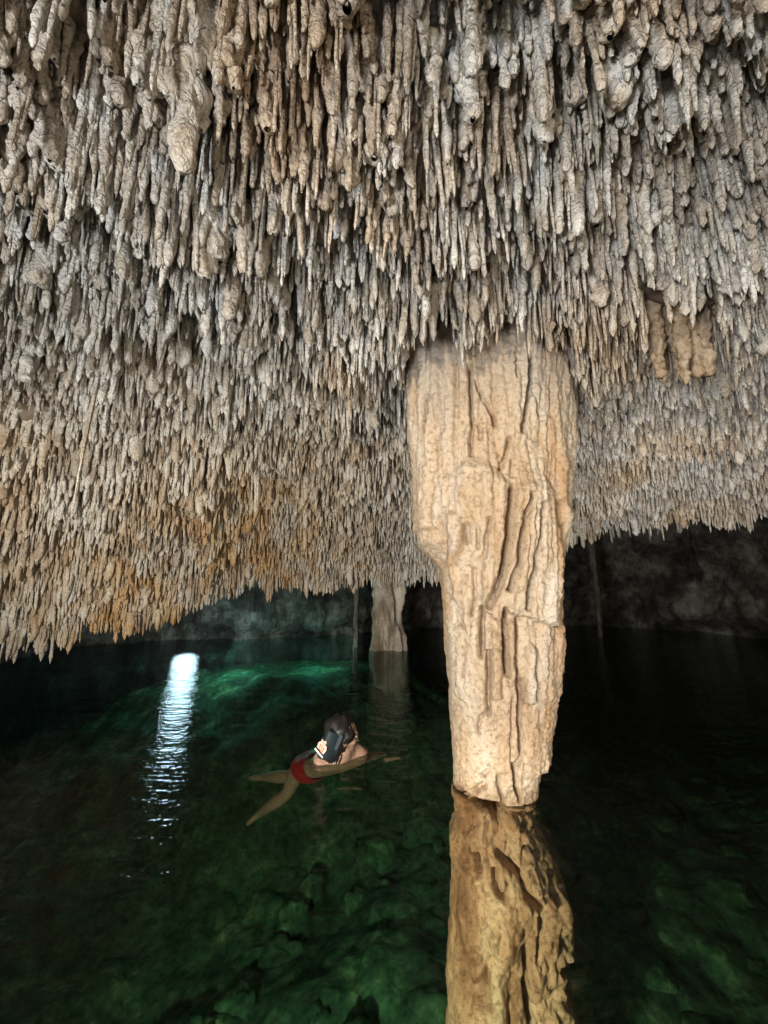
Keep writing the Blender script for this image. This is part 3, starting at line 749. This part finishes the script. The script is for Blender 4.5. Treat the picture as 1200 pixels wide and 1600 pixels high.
right = fdir.cross(up).normalized(); fup = right.cross(fdir).normalized()
def H(f, r, u): return head + fdir * f + right * r + fup * u       # head coordinates: forward, right, up
def blob(bm, c, f, r, u, seg=14):
    vs = bmesh.ops.create_uvsphere(bm, u_segments=seg, v_segments=seg - 4, radius=1)['verts']
    for v in vs:
        p = v.co.copy(); v.co = c + fdir * (p.x * f) + right * (p.y * r) + fup * (p.z * u)
    return vs
bm = bmesh.new(); bm.from_mesh(skin_body())
blob(bm, H(0, 0, .015), .098, .078, .105, 20)                       # skull
blob(bm, H(.045, 0, -.055), .055, .052, .062)                        # jaw
blob(bm, H(.082, 0, -.098), .022, .024, .018, 10)                    # chin
blob(bm, H(.104, 0, -.015), .020, .013, .028, 10)                    # nose
blob(bm, H(.118, 0, -.030), .013, .015, .010, 10)
blob(bm, H(.095, 0, -.062), .014, .026, .010, 10)                    # lips
blob(bm, H(.088, 0, .030), .016, .055, .012, 10)                     # brow
for sg in (-1, 1):
    blob(bm, H(.060, sg * .045, -.020), .030, .028, .024, 10)         # cheek
    blob(bm, H(-.005, sg * .080, -.010), .020, .009, .032, 10)        # ear
me = bpy.data.meshes.new('person'); bm.to_mesh(me); bm.free(); me.materials.append(M_SKIN)
person = link('person', me)
rm = person.modifiers.new('fuse', 'REMESH'); rm.mode = 'VOXEL'; rm.voxel_size = 0.0075; rm.use_smooth_shade = True
sm = person.modifiers.new('smooth', 'SMOOTH'); sm.iterations = 3; sm.factor = .5
person['label'] = 'swimmer with black hair, dark vest and red swimsuit, swimming in the dark green water'
person['category'] = 'person'

def sub(name, bm, mat, parent=person, smooth=True):
    me = bpy.data.meshes.new(name); bm.to_mesh(me); bm.free(); me.materials.append(mat)
    for p in me.polygons: p.use_smooth = smooth
    return link(name, me, parent)
for sg in (-1, 1):
    bm = bmesh.new(); blob(bm, H(.088, sg * .032, .006), .010, .013, .008, 10); sub('eye', bm, M_WHITE)
# hair: wet cap with strands and a tail down the neck
bm = bmesh.new(); vs = blob(bm, H(-.018, 0, .022), .108, .094, .116, 40)
for v in vs:
    l = v.co - H(0, 0, 0); f, r, u = l.dot(fdir), l.dot(right), l.dot(fup)
    if f > .055 and u < .055: v.co -= fdir * (f - .055) * 1.0
    if u < -.02 and f < .05: v.co += fup * (-(u + .02) * -.9) - fdir * .012
    a = math.atan2(r, f + .02); v.co += l.normalized() * (.007 * math.sin(a * 17 + u * 34 + 3 * math.sin(u * 21)) + .006 * math.sin(a * 41 + 2 + u * 60) + .005 * math.sin(u * 47 + f * 25))
sub('hair', bm, M_HAIR)

# vest: padded slab on the upper back, collar behind the head
vc = V3(at_y(509, 1163, neck.y - .10)); vr = Vector((.80, -.48, -.30)).normalized(); vn = Vector((-.42, -.86, .28)); vn = (vn - vr * vn.dot(vr)).normalized(); vu = vn.cross(vr).normalized()
if vu.z < 0: vu = -vu
def VP(x, y, z): return vc + (vr * x + vu * y + vn * z) * .74
bm = bmesh.new(); bmesh.ops.create_cube(bm, size=1); bmesh.ops.subdivide_edges(bm, edges=bm.edges[:], cuts=9, use_grid_fill=True)
for v in bm.verts:
    x, y, z = v.co; kx = 1 - .22 * max(0, y) * 2 * .6
    rr = 1 - .10 * (abs(2 * x) ** 6 + abs(2 * y) ** 6)
    crease = -.012 * math.exp(-((y - .12) / .05) ** 2) if z > .4 else 0
    v.co = VP(x * .155 * kx * rr, y * .25 * rr, z * .06 * (1 - .3 * (2 * x) ** 4 - .3 * (2 * y) ** 4) + crease - .5 * x * x + .004 * math.sin(13 * x + 21 * y))
vest = sub('vest', bm, M_VEST)
# second panel on the far shoulder and the belt
bm = bmesh.new(); bmesh.ops.create_cube(bm, size=1); bmesh.ops.subdivide_edges(bm, edges=bm.edges[:], cuts=5, use_grid_fill=True)
for v in bm.verts:
    x, y, z = v.co; rr = 1 - .10 * (abs(2 * x) ** 6 + abs(2 * y) ** 6)
    v.co = VP(.02 + x * .16 * rr, .05 + y * .16 * rr, -.085 + z * .05)
sub('vest_panel', bm, M_VEST, vest)
def plate(name, poly, z0, th, mat, parent):
    bm = bmesh.new(); vs = [bm.verts.new(VP(x, y, z0)) for x, y in poly]; f = bm.faces.new(vs)
    g = bmesh.ops.extrude_face_region(bm, geom=[f])
    for e in g['geom']:
        if isinstance(e, bmesh.types.BMVert): e.co += vn * th
    bmesh.ops.recalc_face_normals(bm, faces=bm.faces[:])
    return sub(name, bm, mat, parent, False)
emb = plate('emblem', [(-.050, -.045), (.034, -.062), (.046, -.028), (.036, .000), (.014, .004), (.020, .026), (.004, .034), (-.012, .020), (-.030, .030), (-.034, .008), (-.052, -.006)], .030, .004, M_EMB, vest)
for x, y, w_, h_ in ((-.025, -.02, .012, .03), (-.002, -.02, .01, .034), (.018, -.028, .010, .026), (-.008, .012, .03, .006), (.0, -.046, .05, .006)):
    plate('emblem_mark', [(x - w_ / 2, y - h_ / 2), (x + w_ / 2, y - h_ / 2 - .004), (x + w_ / 2, y + h_ / 2 - .004), (x - w_ / 2, y + h_ / 2)], .034, .002, M_ORANGE, emb)
plate('stripe', [(-.062, -.072), (.040, -.092), (.040, -.080), (-.062, -.058)], .029, .004, M_WHITE, vest)

# red swimsuit bottom and shoulder strap
def tube(name, pts, rads, mat, nrm=None, seg=24):
    bm = bmesh.new(); rings = []
    for i, (p, r) in enumerate(zip(pts, rads)):
        d = (pts[min(i + 1, len(pts) - 1)] - pts[max(i - 1, 0)]).normalized(); a = d.cross(up).normalized(); b = a.cross(d).normalized()
        rings.append([bm.verts.new(p + a * math.cos(t * 2 * math.pi / seg) * r[0] + b * math.sin(t * 2 * math.pi / seg) * r[1]) for t in range(seg)])
    for r0, r1 in zip(rings[:-1], rings[1:]):
        for i in range(seg): bm.faces.new((r0[i], r0[(i + 1) % seg], r1[(i + 1) % seg], r1[i]))
    return sub(name, bm, mat)
tube('swimsuit', [pel - hdir * .10, pel - hdir * .06, pel, pel + hd.normalized() * .07, pel + hd.normalized() * .12], [(.135, .075), (.150, .098), (.146, .104), (.128, .096), (.112, .086)], M_RED)
sh = chest + nearv * .10 + hdir * .05
dg = bpy.context.evaluated_depsgraph_get()
from mathutils.bvhtree import BVHTree
bvh = BVHTree.FromObject(person, dg)
for off, nm_ in ((.085, 'strap'),):
    bm = bmesh.new(); prev = None; hits = []
    for k in range(26):
        f = -.16 + .30 * k / 25
        o_ = chest + nearv * off + hdir * f + up * .5
        h = bvh.ray_cast(o_, Vector((0, 0, -1)))
        if h[0] is not None: hits.append(h[0] + up * .004)
    side = nearv * .011
    for p in hits:
        a = bm.verts.new(p - side); b = bm.verts.new(p + side); c_ = bm.verts.new(p + side + up * .003); d_ = bm.verts.new(p - side + up * .003)
        if prev:
            for i in range(4): bm.faces.new((prev[i], prev[(i + 1) % 4], (a, b, c_, d_)[(i + 1) % 4], (a, b, c_, d_)[i]))
        prev = (a, b, c_, d_)
    sub(nm_, bm, M_RED)
